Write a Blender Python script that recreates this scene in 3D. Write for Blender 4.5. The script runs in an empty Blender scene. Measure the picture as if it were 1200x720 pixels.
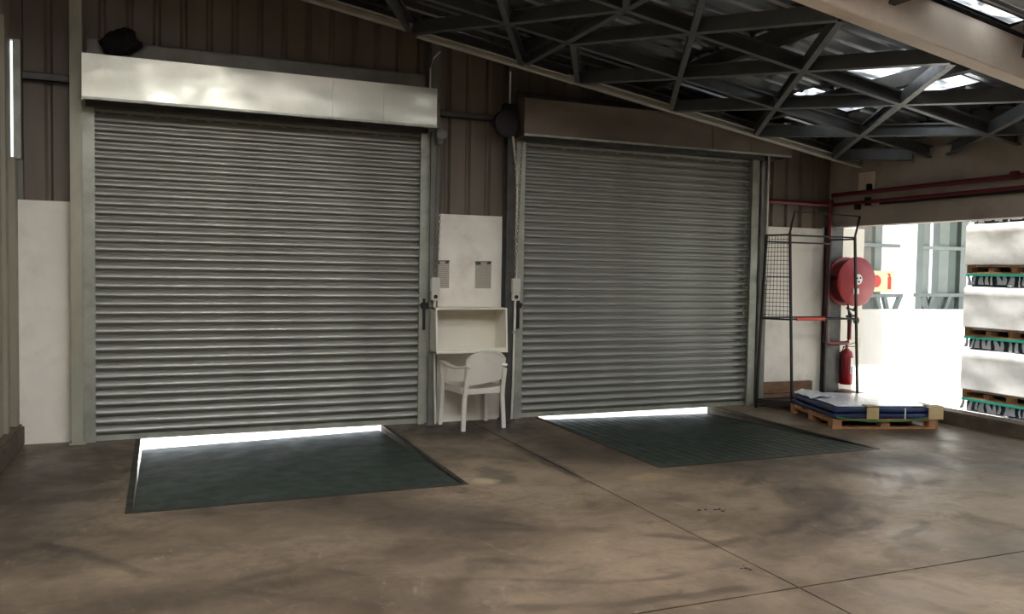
import bpy, bmesh, math, random
from mathutils import Vector, Matrix, noise
random.seed(7)
sc = bpy.context.scene
col = sc.collection

# ------------------------------------------------------------------ camera
F_PX, YAW, PITCH, ROLL, CAM_H = 991.855, .3930316, -.0426531, -.0163386, 1.6
cy, sy, cp, sp = math.cos(YAW), math.sin(YAW), math.cos(PITCH), math.sin(PITCH)
Fw = Vector((sy*cp, cy*cp, sp)); Rt = Vector((cy, -sy, 0)); Up = Rt.cross(Fw)
c_, s_ = math.cos(ROLL), math.sin(ROLL)
R2, U2 = Rt*c_ - Up*s_, Rt*s_ + Up*c_
cam_data = bpy.data.cameras.new('camera'); cam = bpy.data.objects.new('camera', cam_data); col.objects.link(cam)
cam_data.sensor_width = 36; cam_data.lens = F_PX/1200*36; cam_data.clip_start = .05; cam_data.clip_end = 300
m = Matrix((R2, U2, -Fw)).transposed().to_4x4(); m.translation = Vector((0, 0, CAM_H)); cam.matrix_world = m
sc.camera = cam

# ------------------------------------------------------------------ sky, sun, exposure
SKY = 4.0; SUN = 34.0; SKYLIGHT = 28.0; EXPOSURE = -0.82
w = bpy.data.worlds.new('sky'); sc.world = w; w.use_nodes = True
bg = w.node_tree.nodes['Background']; bg.inputs[0].default_value = (.86, .93, 1, 1); bg.inputs[1].default_value = SKY
sun_d = bpy.data.lights.new('sun', 'SUN'); sun_d.energy = SUN; sun_d.angle = .01; sun_d.color = (1, .97, .92)
sun = bpy.data.objects.new('sun', sun_d); col.objects.link(sun)
sun.rotation_euler = Vector((.075, .55, -.80)).to_track_quat('-Z', 'Y').to_euler()
vs = sc.view_settings; vs.view_transform = 'Standard'; vs.look = 'None'; vs.gamma = 1; vs.use_curve_mapping = False
vs.exposure = EXPOSURE

# ------------------------------------------------------------------ materials
def lin(r, g, b):
    f = lambda c: (c/255/12.92) if c/255 <= .04045 else ((c/255+.055)/1.055)**2.4
    return (f(r), f(g), f(b), 1)
class G:
    def __init__(s, mat): s.t = mat.node_tree; s.n = s.t.nodes; s.l = s.t.links
    def new(s, typ, **kw):
        nd = s.n.new(typ)
        for k, v in kw.items(): setattr(nd, k, v)
        return nd
    def put(s, sock, v):
        if hasattr(v, 'is_output'): s.l.new(v, sock)
        else: sock.default_value = v
    def math(s, op, a, b=0.0, clamp=False):
        nd = s.new('ShaderNodeMath', operation=op, use_clamp=clamp); s.put(nd.inputs[0], a); s.put(nd.inputs[1], b); return nd.outputs[0]
    def mix(s, fac, a, b, typ='MIX'):
        nd = s.new('ShaderNodeMixRGB', blend_type=typ); s.put(nd.inputs[0], fac); s.put(nd.inputs[1], a); s.put(nd.inputs[2], b); return nd.outputs[0]
    def coord(s, scale=(1, 1, 1), kind='Object'):
        tc = s.new('ShaderNodeTexCoord'); mp = s.new('ShaderNodeMapping'); s.l.new(tc.outputs[kind], mp.inputs[0]); mp.inputs['Scale'].default_value = scale; return mp.outputs[0]
    def noise(s, vec, scale=5, detail=4, rough=.55, dist=0):
        nd = s.new('ShaderNodeTexNoise'); s.l.new(vec, nd.inputs['Vector']); nd.inputs['Scale'].default_value = scale; nd.inputs['Detail'].default_value = detail
        nd.inputs['Roughness'].default_value = rough; nd.inputs['Distortion'].default_value = dist; return nd.outputs['Fac']
    def ramp(s, fac, lo, hi, a=0.0, b=1.0):
        nd = s.new('ShaderNodeMapRange'); nd.interpolation_type = 'SMOOTHSTEP'; s.put(nd.inputs[0], fac)
        nd.inputs[1].default_value = lo; nd.inputs[2].default_value = hi; nd.inputs[3].default_value = a; nd.inputs[4].default_value = b; return nd.outputs[0]
M = {}
def mat(name, c, rough=.5, metal=0.0, var=0.12, scale=4, stretch=(1, 1, 1), bump=0.0, bscale=40, dirt=None, dirt_amt=.4, dscale=2.5, spec=.5):
    mt = bpy.data.materials.new(name); mt.use_nodes = True; g = G(mt); bs = g.n['Principled BSDF']
    co = g.coord(stretch); n1 = g.noise(co, scale, 5)
    lo = tuple(x*(1-var*1.6) for x in c[:3])+(1,); hi = tuple(min(1, x*(1+var)) for x in c[:3])+(1,)
    cc = g.mix(g.ramp(n1, .3, .7), lo, hi)
    if dirt:
        cc = g.mix(g.math('MULTIPLY', g.ramp(g.noise(co, dscale, 6, .65), .48, .75), dirt_amt), cc, dirt)
    g.put(bs.inputs['Base Color'], cc)
    bs.inputs['Metallic'].default_value = metal; bs.inputs['Specular IOR Level'].default_value = spec
    g.put(bs.inputs['Roughness'], g.ramp(g.noise(co, scale*2.3, 3), .2, .8, max(.03, rough-.08), min(1, rough+.08)))
    if bump:
        b = g.new('ShaderNodeBump'); b.inputs['Strength'].default_value = bump; b.inputs['Distance'].default_value = .01
        g.l.new(g.noise(co, bscale, 4), b.inputs['Height']); g.l.new(b.outputs[0], bs.inputs['Normal'])
    M[name] = mt; return mt
mat('white_wall', lin(246, 239, 224), .6, var=.05, scale=1.5, bump=.15, bscale=60, dirt=lin(150, 130, 105), dirt_amt=.35, dscale=1.6)
mat('yard_wall', lin(238, 236, 230), .7, var=.03, scale=1.5, bump=.1)
mat('cladding', lin(114, 102, 89), .55, var=.08, scale=1.5, stretch=(1, 1, .2), dirt=lin(70, 55, 45), dirt_amt=.35)
mat('left_paint', lin(150, 142, 124), .6, var=.08, scale=2, stretch=(1, 1, .3))
mat('galv', lin(176, 178, 164), .45, .5, var=.12, scale=6, dirt=lin(110, 105, 95), dirt_amt=.4)
mat('galv_slat', lin(172, 172, 162), .46, .5, var=.06, scale=3, stretch=(.5, 1, 3), dirt=lin(120, 114, 100), dirt_amt=.3)
mat('hood', lin(205, 204, 190), .36, .85, var=.08, scale=1.6, bump=.25, bscale=3.5, dirt=lin(150, 140, 122), dirt_amt=.45, dscale=1.4)
mat('hood_dull', lin(120, 108, 96), .5, .5, var=.10, scale=1.6, bump=.2, bscale=3)
mat('steel_dark', lin(84, 82, 78), .5, .3, var=.15, scale=6)
mat('steel_lattice', lin(112, 114, 114), .42, .55, var=.12, scale=5, dirt=lin(80, 76, 70), dirt_amt=.4)
mat('jamb', lin(168, 166, 146), .5, .2, var=.1, scale=3, stretch=(1, 1, .4), dirt=lin(110, 96, 78), dirt_amt=.35)
mat('rafter_lit', lin(206, 202, 188), .5, .1, var=.08, scale=4, dirt=lin(130, 118, 100), dirt_amt=.3)  # pale tone paints in the light on the rafters' lower face
mat('steel_grey', lin(122, 120, 112), .5, .35, var=.12, scale=4, dirt=lin(80, 66, 54), dirt_amt=.4)
mat('beam_cream', lin(240, 222, 202), .6, var=.05, scale=2, dirt=lin(160, 135, 115), dirt_amt=.25)
mat('fascia', lin(176, 164, 150), .6, var=.08, scale=2, dirt=lin(120, 100, 90), dirt_amt=.35)
mat('concrete_kerb', lin(92, 80, 66), .75, var=.2, scale=6, bump=.3, bscale=50)
mat('yard', lin(190, 186, 178), .85, var=.08, scale=.6, bump=.1)
mat('plate', lin(42, 54, 46), .5, .2, var=.18, scale=3, bump=.25, bscale=120, dirt=lin(90, 84, 72), dirt_amt=.35, dscale=2.2)
mat('plate_edge', lin(60, 58, 52), .5, .5, var=.2)
mat('plastic_white', lin(226, 220, 206), .35, var=.03, scale=3, dirt=lin(170, 155, 130), dirt_amt=.25, dscale=6)
mat('board_white', lin(232, 226, 210), .45, var=.03, scale=3)
mat('box_white', lin(210, 205, 192), .4, var=.04)
mat('conduit', lin(224, 219, 206), .45, .1, var=.06)
mat('black_steel', lin(38, 33, 32), .5, .3, var=.2)
mat('black_gunk', lin(22, 19, 17), .9, var=.2, bump=.8, bscale=60)
mat('red', lin(152, 14, 24), .38, var=.06, scale=3)
mat('red_pipe', lin(104, 24, 28), .45, var=.12, scale=3)
mat('orange', lin(220, 74, 42), .45, var=.08)
mat('label_white', lin(230, 228, 222), .5, var=.02)
mat('label_blue', lin(44, 54, 110), .5, var=.03)
mat('wood', lin(170, 122, 84), .75, var=.16, scale=5, stretch=(3, 1, 1), bump=.2, bscale=30)
mat('wood_old', lin(118, 88, 62), .8, var=.2, scale=5, stretch=(1, 1, 3), bump=.2, bscale=30)
mat('card', lin(196, 172, 124), .75, var=.06)
mat('navy', lin(34, 46, 82), .42, var=.18, scale=5, bump=.35, bscale=14)
mat('film', lin(228, 232, 238), .22, var=.06, scale=5, bump=.6, bscale=9)
mat('wrap', lin(246, 246, 242), .3, var=.04, scale=4, bump=.18, bscale=9)
mat('wrap_dark', lin(58, 72, 82), .3, var=.25, scale=9, bump=.5, bscale=18)
mat('teal', lin(52, 160, 138), .45, var=.08)
mat('strap_green', lin(70, 120, 66), .5, var=.05)
mat('sign_cream', lin(232, 226, 180), .5, var=.02)
mat('sign_red', lin(214, 60, 50), .5, var=.02)
mat('outer_steel', lin(132, 140, 136), .5, .1, var=.06)
mat('outer_sheet', lin(92, 104, 100), .5, .1, var=.06)
mat('rubber', lin(30, 28, 28), .7, var=.1)
mat('debris', lin(62, 44, 32), .9, var=.3)
mat('chain', lin(120, 112, 100), .4, .7, var=.1)

# foil-faced roof lining: shiny, wrinkled
mt = bpy.data.materials.new('foil'); mt.use_nodes = True; g = G(mt); bs = g.n['Principled BSDF']; M['foil'] = mt
co = g.coord((.5, 1, 1)); n = g.noise(co, 2.2, 5, .6, .4)
g.put(bs.inputs['Base Color'], g.mix(n, lin(140, 146, 154), lin(200, 206, 214)))
bs.inputs['Metallic'].default_value = .9; bs.inputs['Roughness'].default_value = .24
b = g.new('ShaderNodeBump'); b.inputs['Strength'].default_value = .4; b.inputs['Distance'].default_value = .05
g.l.new(g.noise(co, 2.4, 2, .45, .6), b.inputs['Height']); g.l.new(b.outputs[0], bs.inputs['Normal'])

# glowing translucent roof sheet for unseen skylights, one added to light the beam
mt = bpy.data.materials.new('skylight'); mt.use_nodes = True; g = G(mt); bs = g.n['Principled BSDF']; M['skylight'] = mt
bs.inputs['Base Color'].default_value = (.8, .85, .85, 1); bs.inputs['Emission Color'].default_value = (.96, .97, 1, 1); bs.inputs['Emission Strength'].default_value = SKYLIGHT

mt = bpy.data.materials.new('roof_glow_patchy'); mt.use_nodes = True; g = G(mt); bs = g.n['Principled BSDF']; M['roof_glow_patchy'] = mt  # glowing roof patches, mostly imitating bright reflections on the foil lining
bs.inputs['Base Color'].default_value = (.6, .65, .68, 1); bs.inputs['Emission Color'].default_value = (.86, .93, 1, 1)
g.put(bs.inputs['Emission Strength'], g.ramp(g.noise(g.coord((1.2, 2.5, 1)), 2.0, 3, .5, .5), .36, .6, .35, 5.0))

# printed notice: rows of grey text
mt = bpy.data.materials.new('notice'); mt.use_nodes = True; g = G(mt); bs = g.n['Principled BSDF']; M['notice'] = mt
tc = g.new('ShaderNodeTexCoord'); sx = g.new('ShaderNodeSeparateXYZ'); g.l.new(tc.outputs['Object'], sx.inputs[0])
row = g.math('GREATER_THAN', g.math('SINE', g.math('MULTIPLY', sx.outputs[2], 300)), .3)
gap = g.math('GREATER_THAN', g.noise(g.coord((60, 1, 46)), 1, 2), .42)
g.put(bs.inputs['Base Color'], g.mix(g.math('MULTIPLY', g.math('MULTIPLY', row, gap), .55), lin(186, 178, 162), lin(134, 127, 115)))
bs.inputs['Roughness'].default_value = .6

# floor: worn, stained concrete
mt = bpy.data.materials.new('floor_concrete'); mt.use_nodes = True; g = G(mt); bs = g.n['Principled BSDF']; M['floor_concrete'] = mt
co = g.coord(); big = g.noise(co, .55, 5, .6, .6); mid = g.noise(co, 1.9, 7, .65, .5); fine = g.noise(co, 22, 4)
cc = g.mix(g.ramp(big, .34, .66), lin(74, 62, 50), lin(136, 118, 97))
cc = g.mix(g.math('MULTIPLY', g.ramp(mid, .5, .72), .55), cc, lin(66, 55, 44))
cc = g.mix(g.math('MULTIPLY', g.ramp(g.noise(co, 1.1, 6, .7, 1.0), .56, .74), .45), cc, lin(146, 131, 109))
cc = g.mix(g.math('MULTIPLY', g.ramp(fine, .35, .7), .18), cc, lin(80, 68, 56))
scuff = g.noise(g.coord((1, 2.2, 1)), 4.5, 9, .7, .8)
cc = g.mix(g.math('MULTIPLY', g.ramp(scuff, .52, .70), .5), cc, lin(70, 58, 46))
cc = g.mix(g.math('MULTIPLY', g.ramp(g.noise(g.coord((2.0, 1, 1)), 3.1, 10, .72, 1.2), .58, .72), .5), cc, lin(164, 148, 124))
cc = g.mix(g.math('MULTIPLY', g.ramp(g.noise(co, 60, 3, .6), .62, .72), .35), cc, lin(58, 48, 40))
sp3 = g.new('ShaderNodeSeparateXYZ'); g.l.new(co, sp3.inputs[0]); X, Y = sp3.outputs[0], sp3.outputs[1]
tyre = None
brk = g.ramp(g.noise(co, 1.3, 3), .46, .62)
wob = g.math('MULTIPLY', g.math('SUBTRACT', g.noise(co, 1.4, 2), .5), .35)
for (ax, ay, r, wd) in ((3.1, 6.6, 1.75, .05), (3.1, 6.6, 2.05, .03), (2.8, 6.8, 2.75, .06), (2.8, 6.8, 3.05, .035), (2.6, 7.0, 3.55, .05), (1.2, 2.2, 2.4, .05), (1.2, 2.2, 2.7, .05)):
    dx = g.math('SUBTRACT', X, ax); dy = g.math('SUBTRACT', Y, ay)
    d = g.math('SQRT', g.math('ADD', g.math('MULTIPLY', dx, dx), g.math('MULTIPLY', dy, dy)))
    k = g.ramp(g.math('ABSOLUTE', g.math('SUBTRACT', g.math('ADD', d, wob), r)), wd*.4, wd*1.3, 1, 0)
    tyre = k if tyre is None else g.math('MAXIMUM', tyre, k)
cc = g.mix(g.math('MULTIPLY', g.math('MULTIPLY', tyre, brk), .5), cc, lin(52, 44, 38))
# oil smears by the joint and dock plates, plus rear dirt with painted vignette darkening
def smear(cx, cyy, rx, ry, amt, c=lin(48, 40, 33)):
    global cc
    dx = g.math('DIVIDE', g.math('SUBTRACT', X, cx), rx); dy = g.math('DIVIDE', g.math('SUBTRACT', Y, cyy), ry)
    d = g.math('ADD', g.math('ADD', g.math('MULTIPLY', dx, dx), g.math('MULTIPLY', dy, dy)), g.math('MULTIPLY', g.math('SUBTRACT', g.noise(co, 7, 6, .7, .6), .5), 3.2))
    cc = g.mix(g.math('MULTIPLY', g.ramp(d, .2, 1.2, 1, 0), amt), cc, c)
smear(3.0, 6.4, .07, .85, .75); smear(2.42, 6.1, .16, .35, .6); smear(1.0, 5.78, 1.5, .12, .35)
smear(2.9, 7.9, .9, .45, .45); smear(-.7, 7.4, .55, 1.3, .5); smear(6.8, 7.7, .5, .7, .45); smear(3.0, 7.2, .75, 1.0, .3)
smear(2.27, 5.95, .12, .10, .45, lin(190, 170, 130)); smear(3.55, 5.65, .22, .12, .45, lin(176, 146, 110)); smear(3.1, 5.1, .5, .25, .3)
smear(-.9, 6.6, .8, 1.6, .5, lin(44, 37, 31)); smear(.9, 5.3, 1.9, .45, .35, lin(58, 49, 40)); smear(5.0, 5.55, 1.6, .3, .4, lin(54, 47, 40)); smear(2.95, 8.1, .9, .5, .6, lin(40, 34, 29))  # larger rear dirt; the left one also paints in the vignette
smear(.2, 4.3, .9, .5, .3); smear(1.6, 4.9, .8, .25, .25); smear(-.1, 3.9, .05, .16, .7, lin(180, 170, 150))
g.put(bs.inputs['Base Color'], cc)
g.put(bs.inputs['Roughness'], g.ramp(mid, .3, .7, .36, .58))
b = g.new('ShaderNodeBump'); b.inputs['Strength'].default_value = .12; b.inputs['Distance'].default_value = .01
g.l.new(g.math('ADD', mid, g.math('MULTIPLY', fine, .3)), b.inputs['Height']); g.l.new(b.outputs[0], bs.inputs['Normal'])

# ------------------------------------------------------------------ mesh helpers
class MB:
    def __init__(s): s.v = []; s.f = []
    def add(s, vs, fs):
        o = len(s.v); s.v += [tuple(p) for p in vs]; s.f += [tuple(i+o for i in q) for q in fs]; return s
    def box(s, x0, x1, y0, y1, z0, z1):
        return s.hexa([(x0, y0, z0), (x1, y0, z0), (x1, y1, z0), (x0, y1, z0), (x0, y0, z1), (x1, y0, z1), (x1, y1, z1), (x0, y1, z1)])
    def hexa(s, p): return s.add(p, [(3, 2, 1, 0), (4, 5, 6, 7), (0, 1, 5, 4), (1, 2, 6, 5), (2, 3, 7, 6), (3, 0, 4, 7)])
    def sweep(s, pts, prof, upv=(0, 0, 1), caps=True):
        """extrude a closed 2-D profile (a: sideways, b: up) along points"""
        n = len(prof); P = [Vector(p) for p in pts]; rings = []
        for i, p in enumerate(P):
            t = (P[min(i+1, len(P)-1)]-P[max(i-1, 0)]).normalized(); u = Vector(upv)
            if abs(t.dot(u)) > .99: u = Vector((1, 0, 0)) if abs(t.x) < .9 else Vector((0, 1, 0))
            a = t.cross(u).normalized(); b = a.cross(t).normalized()
            rings.append([p+a*q[0]+b*q[1] for q in prof])
        vs = [v for r in rings for v in r]; fs = []
        for i in range(len(P)-1):
            for j in range(n):
                k = (j+1) % n; fs.append((i*n+j, i*n+k, (i+1)*n+k, (i+1)*n+j))
        if caps: fs += [tuple(range(n))[::-1], tuple((len(P)-1)*n+j for j in range(n))]
        return s.add(vs, fs)
    def tube(s, pts, r, n=8): return s.sweep(pts, [(r*math.cos(2*math.pi*i/n), r*math.sin(2*math.pi*i/n)) for i in range(n)])
    def bar(s, p, q, wd, h, upv=(0, 0, 1)): return s.sweep([p, q], [(-wd/2, -h/2), (wd/2, -h/2), (wd/2, h/2), (-wd/2, h/2)], upv)
    def lathe(s, prof, c=(0, 0, 0), axis='z', n=24):
        vs = []; fs = []; k = len(prof)
        for i in range(n):
            a = 2*math.pi*i/n
            for r, h in prof:
                x, y = r*math.cos(a), r*math.sin(a)
                v = (x, y, h) if axis == 'z' else (x, h, y)
                vs.append((v[0]+c[0], v[1]+c[1], v[2]+c[2]))
        for i in range(n):
            for j in range(k-1):
                a, b_ = i*k+j, ((i+1) % n)*k+j
                fs.append((a, b_, b_+1, a+1))
        fs.append(tuple(i*k for i in range(n))[::-1]); fs.append(tuple(i*k+k-1 for i in range(n)))
        return s.add(vs, fs)
    def grid(s, fn, nu, nv, thick=None):
        """sheet fn(u,v) with optional thickness vector function"""
        vs = [fn(i/nu, j/nv) for j in range(nv+1) for i in range(nu+1)]; W_ = nu+1
        fs = [(j*W_+i, j*W_+i+1, (j+1)*W_+i+1, (j+1)*W_+i) for j in range(nv) for i in range(nu)]
        if thick is None: return s.add(vs, fs)
        N0 = len(vs); t = Vector(thick); vs2 = vs+[tuple(Vector(p)+t) for p in vs]
        fs2 = fs+[tuple(i+N0 for i in q[::-1]) for q in fs]
        edge = [i for i in range(nu)]
        ring = [i for i in range(W_)]+[j*W_+nu for j in range(1, nv+1)]+[nv*W_+i for i in range(nu-1, -1, -1)]+[j*W_ for j in range(nv-1, 0, -1)]
        for a, b_ in zip(ring, ring[1:]+ring[:1]): fs2.append((a, a+N0, b_+N0, b_))
        return s.add(vs2, fs2)
LOC = {}
def link(o, parent=None):
    col.objects.link(o)
    if parent: o.parent = parent
    return o
def tag(o, label=None, cat=None, group=None, kind=None):
    if label: o['label'] = label
    if cat: o['category'] = cat
    if group: o['group'] = group
    if kind: o['kind'] = kind
    return o
def root(name, loc, label=None, cat=None, group=None, kind=None, rz=0):
    o = bpy.data.objects.new(name, None); o.empty_display_size = .1; o.location = loc; o.rotation_euler = (0, 0, rz)
    LOC[o] = Vector(loc); link(o); return tag(o, label, cat, group, kind)
def build(mb, name, material, parent=None, local=False, smooth=False, bevel=0, label=None, at=None):
    """link the collected shapes as one mesh object; world coordinates unless local"""
    off = Vector((0, 0, 0))
    if parent is not None and not local: off = LOC.get(parent, Vector((0, 0, 0)))
    own = Vector((0, 0, 0))
    if parent is None and not local:      # origin at the base of the thing
        xs, ys, zs = zip(*mb.v); own = Vector(((min(xs)+max(xs))/2, (min(ys)+max(ys))/2, min(zs)))
        if at is not None: own = Vector(at)
    me = bpy.data.meshes.new(name); me.from_pydata([tuple(Vector(p)-off-own) for p in mb.v], [], mb.f)
    bm = bmesh.new(); bm.from_mesh(me); bmesh.ops.recalc_face_normals(bm, faces=bm.faces)
    if bevel: bmesh.ops.bevel(bm, geom=[e for e in bm.edges if e.calc_face_angle(0) > .6], offset=bevel, segments=2, affect='EDGES', clamp_overlap=True)
    bm.to_mesh(me); bm.free()
    me.materials.append(M[material]); 
    if smooth:
        for p in me.polygons: p.use_smooth = True
        if hasattr(me, 'set_sharp_from_angle'): me.set_sharp_from_angle(angle=.7)
    o = bpy.data.objects.new(name, me); o.location = own; link(o, parent); LOC[o] = off if parent is not None else own
    if label: o['label'] = label
    return o
def share(o, parent, loc=(0, 0, 0), rot=None):
    c = o.copy(); c.location = loc
    if rot: c.rotation_euler = rot
    link(c, parent); LOC[c] = LOC.get(o, Vector((0, 0, 0))); return c

WY = 8.47                      # face of the rear wall
SL = .163                      # roof slope
def zr(x): return 2.90+SL*(8.0-x)      # underside of the roof lattice
def zroof(x): return zr(x)+.32
YB = -5.0                      # open front edge of the hall
XL, XR = -1.2, 7.97

# ------------------------------------------------------------------ ground and floor
tag(build(MB().box(-45, 60, -45, 60, -1.4, -1.15), 'ground', 'yard'), 'pale sunlit concrete yard outside the hall', 'ground', kind='structure')
tag(build(MB().box(8.2, 20, -6, 8.5, -1.15, -.44), 'yard_apron', 'yard'), 'raised bright concrete apron under the wrapped pallets', 'ground', kind='structure')
P1 = (-.21, 2.11, 5.91); P2 = (3.79, 6.17, 5.91)       # dock pits: x0, x1, y0 (to the wall)
fb = MB()
for (x0, x1, y0, y1) in ((XL-.3, 8.2, YB, 5.91), (XL-.3, P1[0], 5.91, WY+.12), (P1[1], P2[0], 5.91, WY+.12), (P2[1], 8.2, 5.91, WY+.12)):
    fb.box(x0, x1, y0, y1, -1.15, -.012)
for pit in (P1, P2): fb.box(pit[0], pit[1], 5.91, WY+.02, -1.15, -.5)
floor = tag(build(fb, 'floor', 'concrete_kerb', at=(0, 0, 0)), kind='structure')
J = .006
def slab(rects):
    mb = MB()
    for r in rects: mb.box(*r, -.012, 0)
    build(mb, 'floor_slab', 'floor_concrete', floor)
XJ, YJ = 3.02, 3.38
slab([(XL-.3, XJ-J, YJ+J, 5.91), (XL-.3, P1[0], 5.91, WY+.12), (P1[1], XJ-J, 5.91, WY+.12)])
slab([(XJ+J, 7.95, YJ+J, 5.91), (XJ+J, P2[0], 5.91, WY+.12), (P2[1], 7.95, 5.91, WY+.12)])
slab([(XL-.3, XJ-J, YB, YJ-J)]); slab([(XJ+J, 7.95, YB, YJ-J)])

# ------------------------------------------------------------------ rear wall
wb = MB()
wb.box(-1.2, -.72, WY, WY+.15, 0, 2.15); wb.box(2.60, 3.42, WY-.03, WY+.15, 0, 2.18)
wb.box(6.76, 7.78, WY, WY+.15, 0, 2.2); wb.box(7.78, 8.47, WY, WY+.15, -.44, 2.22)
wall_back = tag(build(wb, 'wall_back', 'white_wall', at=(0, WY, 0)), kind='structure')
def cladding(x0, x1, z0, y=WY+.03, parent=None, top=None, material='cladding'):
    pr = [(0, 0), (.022, -.03), (.18, -.03), (.202, 0)]; pitch = .225; xs = []
    k = 0
    while x0+k*pitch < x1-1e-4:
        for a, b_ in pr:
            if x0+k*pitch+a <= x1: xs.append((x0+k*pitch+a, b_))
        k += 1
    xs.append((x1, 0)); n = len(xs); vs = []; fs = []
    for dy in (0, .02):
        for x, b_ in xs: vs += [(x, y+b_+dy, z0), (x, y+b_+dy, (zroof(x)+.02 if top is None else top))]
    for i in range(n-1):
        a = 2*i; fs += [(a, a+2, a+3, a+1), (2*n+a, 2*n+a+1, 2*n+a+3, 2*n+a+2), (a, 2*n+a, 2*n+a+2, a+2), (a+1, a+3, 2*n+a+3, 2*n+a+1)]
    fs += [(0, 1, 2*n+1, 2*n), (2*n-2, 4*n-2, 4*n-1, 2*n-1)]
    return build(MB().add(vs, fs), 'cladding_sheet', material, parent or wall_back)
cladding(-1.125, -.70, 2.10, WY+.045)
x = -.70
while x < 2.5: cladding(x, min(x+.68, 2.55), 2.95, WY+.05); x += .68
cladding(2.55, 3.45, 2.10, WY+.045)
x = 3.45
while x < 6.7: cladding(x, min(x+.68, 6.74), 2.95, WY+.05); x += .68
cladding(6.74, 7.42, 2.10, WY+.045); cladding(7.42, 8.05, 2.10, WY+.045)
# corner strip above and below the daylight slit in the left corner
build(MB().box(-1.24, -1.11, WY-.01, WY+.06, 3.52, 4.9), 'corner_flashing', 'cladding', wall_back)
build(MB().box(-1.24, -1.11, WY+.001, WY+.06, 2.1, 2.5), 'corner_flashing', 'steel_grey', wall_back)
build(MB().box(-1.178, -1.12, WY-.03, WY+.05, 2.5, 3.52), 'corner_flashing', 'galv', wall_back)
# girts and lintels
def girt(x0, x1, y, z, h=.07, d=.06, name='girt', mt='steel_dark'):
    mb = MB(); mb.box(x0, x1, y, y+d, z, z+.008); mb.box(x0, x1, y, y+.008, z, z+h); mb.box(x0, x1, y, y+d, z+h-.008, z+h); return build(mb, name, mt, wall_back)
girt(-1.1, -.74, WY-.07, 3.18); girt(2.66, 3.33, WY-.07, 3.18, .06)
girt(-.6, 2.46, WY-.14, 3.40, .17, .1, 'lintel', 'steel_grey'); girt(3.5, 6.75, WY-.14, 3.40, .10, .1, 'lintel', 'steel_dark')
def icolumn(x0, x1, y0, y1, z0, z1, mt, parent=wall_back):
    t = .012; mb = MB(); xm = (x0+x1)/2
    mb.box(x0, x1, y0, y0+t, z0, z1); mb.box(x0, x1, y1-t, y1, z0, z1); mb.box(xm-t/2, xm+t/2, y0+t, y1-t, z0, z1); mb.box(x0-.02, x1+.02, y0-.02, y1, z0, z0+.015)
    return build(mb, 'column', mt, parent)
icolumn(-.735, -.64, WY-.14, WY, 0, zr(-.7)+.3, 'jamb')
icolumn(2.53, 2.62, WY-.16, WY-.03, 0, zr(2.6)+.3, 'steel_grey')
icolumn(3.37, 3.47, WY-.16, WY-.03, 0, zr(3.4)+.3, 'steel_dark')
icolumn(6.73, 6.80, WY-.14, WY, 0, zr(6.8)+.3, 'steel_grey')
icolumn(7.80, 8.02, WY-.10, WY, 0, 2.23, 'steel_dark')
# seal between wall head and roof
build(MB().hexa([(XL, WY+.08, zroof(XL)-.1), (8.1, WY+.08, zroof(8.1)-.1), (8.1, WY+.12, zroof(8.1)-.1), (XL, WY+.12, zroof(XL)-.1),
                 (XL, WY+.08, zroof(XL)+.06), (8.1, WY+.08, zroof(8.1)+.06), (8.1, WY+.12, zroof(8.1)+.06), (XL, WY+.12, zroof(XL)+.06)]), 'eaves_closer', 'steel_dark', wall_back)

# left wall and its kerb
wl = MB(); wl.box(XL-.15, XL, YB, WY-.35, 0, 2.5); wl.box(XL-.15, XL, WY-.35, WY, 0, 2.5); wl.box(XL-.15, XL-.0, YB, WY, 2.5, zroof(XL)+.02)
wall_left = tag(build(wl, 'wall_left', 'left_paint', at=(XL, 0, 0)), kind='structure')
build(MB().box(XL, XL+.03, WY-.5, WY-.40, .19, 3.6), 'column', 'left_paint', wall_left)
build(MB().box(XL, XL+.05, WY-.16, WY-.02, .19, 2.5), 'column', 'left_paint', wall_left)
tag(build(MB().box(XL-.05, XL+.09, YB, WY-.02, 0, .19), 'baseboard_left', 'concrete_kerb', bevel=.02), kind='structure')

# right side: deep fascia on columns, open below, kerb on the floor
fr = MB(); fr.box(7.87, 8.03, YB, WY-.0, 2.24, zroof(7.95)-.02); fr.box(7.83, 8.04, YB, WY-.0, 2.215, 2.24)
wall_right = tag(build(fr, 'wall_right', 'fascia', at=(7.95, 0, 2.2)), kind='structure')
build(MB().box(7.83, 7.87, 5.0, 7.62, 2.455, 2.50), 'cable_tray', 'black_steel', wall_right)
build(MB().box(7.855, 7.87, 7.72, 7.98, 2.62, 2.86), 'end_plate', 'beam_cream', wall_right)
for yy, zz in ((7.78, 2.66), (7.80, 2.50), (7.96, 2.46)):
    build(MB().box(7.80, 7.87, yy-.02, yy+.02, zz-.045, zz+.05), 'pipe_clamp', 'black_steel', wall_right)
build(MB().box(7.88, 8.02, YB, 4.68, 0, 2.24), 'unseen_infill', 'cladding', wall_right)  # unseen infill wall added to cut daylight from the open side
for yy in (4.78,): icolumn(7.84, 8.06, yy-.1, yy+.1, 0, 2.22, 'steel_grey', wall_right)
tag(build(MB().box(7.95, 8.2, YB, WY-.0, -.02, .14), 'baseboard_right', 'concrete_kerb', bevel=.015), kind='structure')

# front wall behind the viewer
wfm = MB(); wfm.hexa([(XL-.15, YB-.2, 0), (8.1, YB-.2, 0), (8.1, YB, 0), (XL-.15, YB, 0), (XL-.15, YB-.2, zroof(XL)+.03), (8.1, YB-.2, zroof(8.1)+.03), (8.1, YB, zroof(8.1)+.03), (XL-.15, YB, zroof(XL)+.03)])
tag(build(wfm, 'wall_front', 'cladding'), kind='structure')

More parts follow.
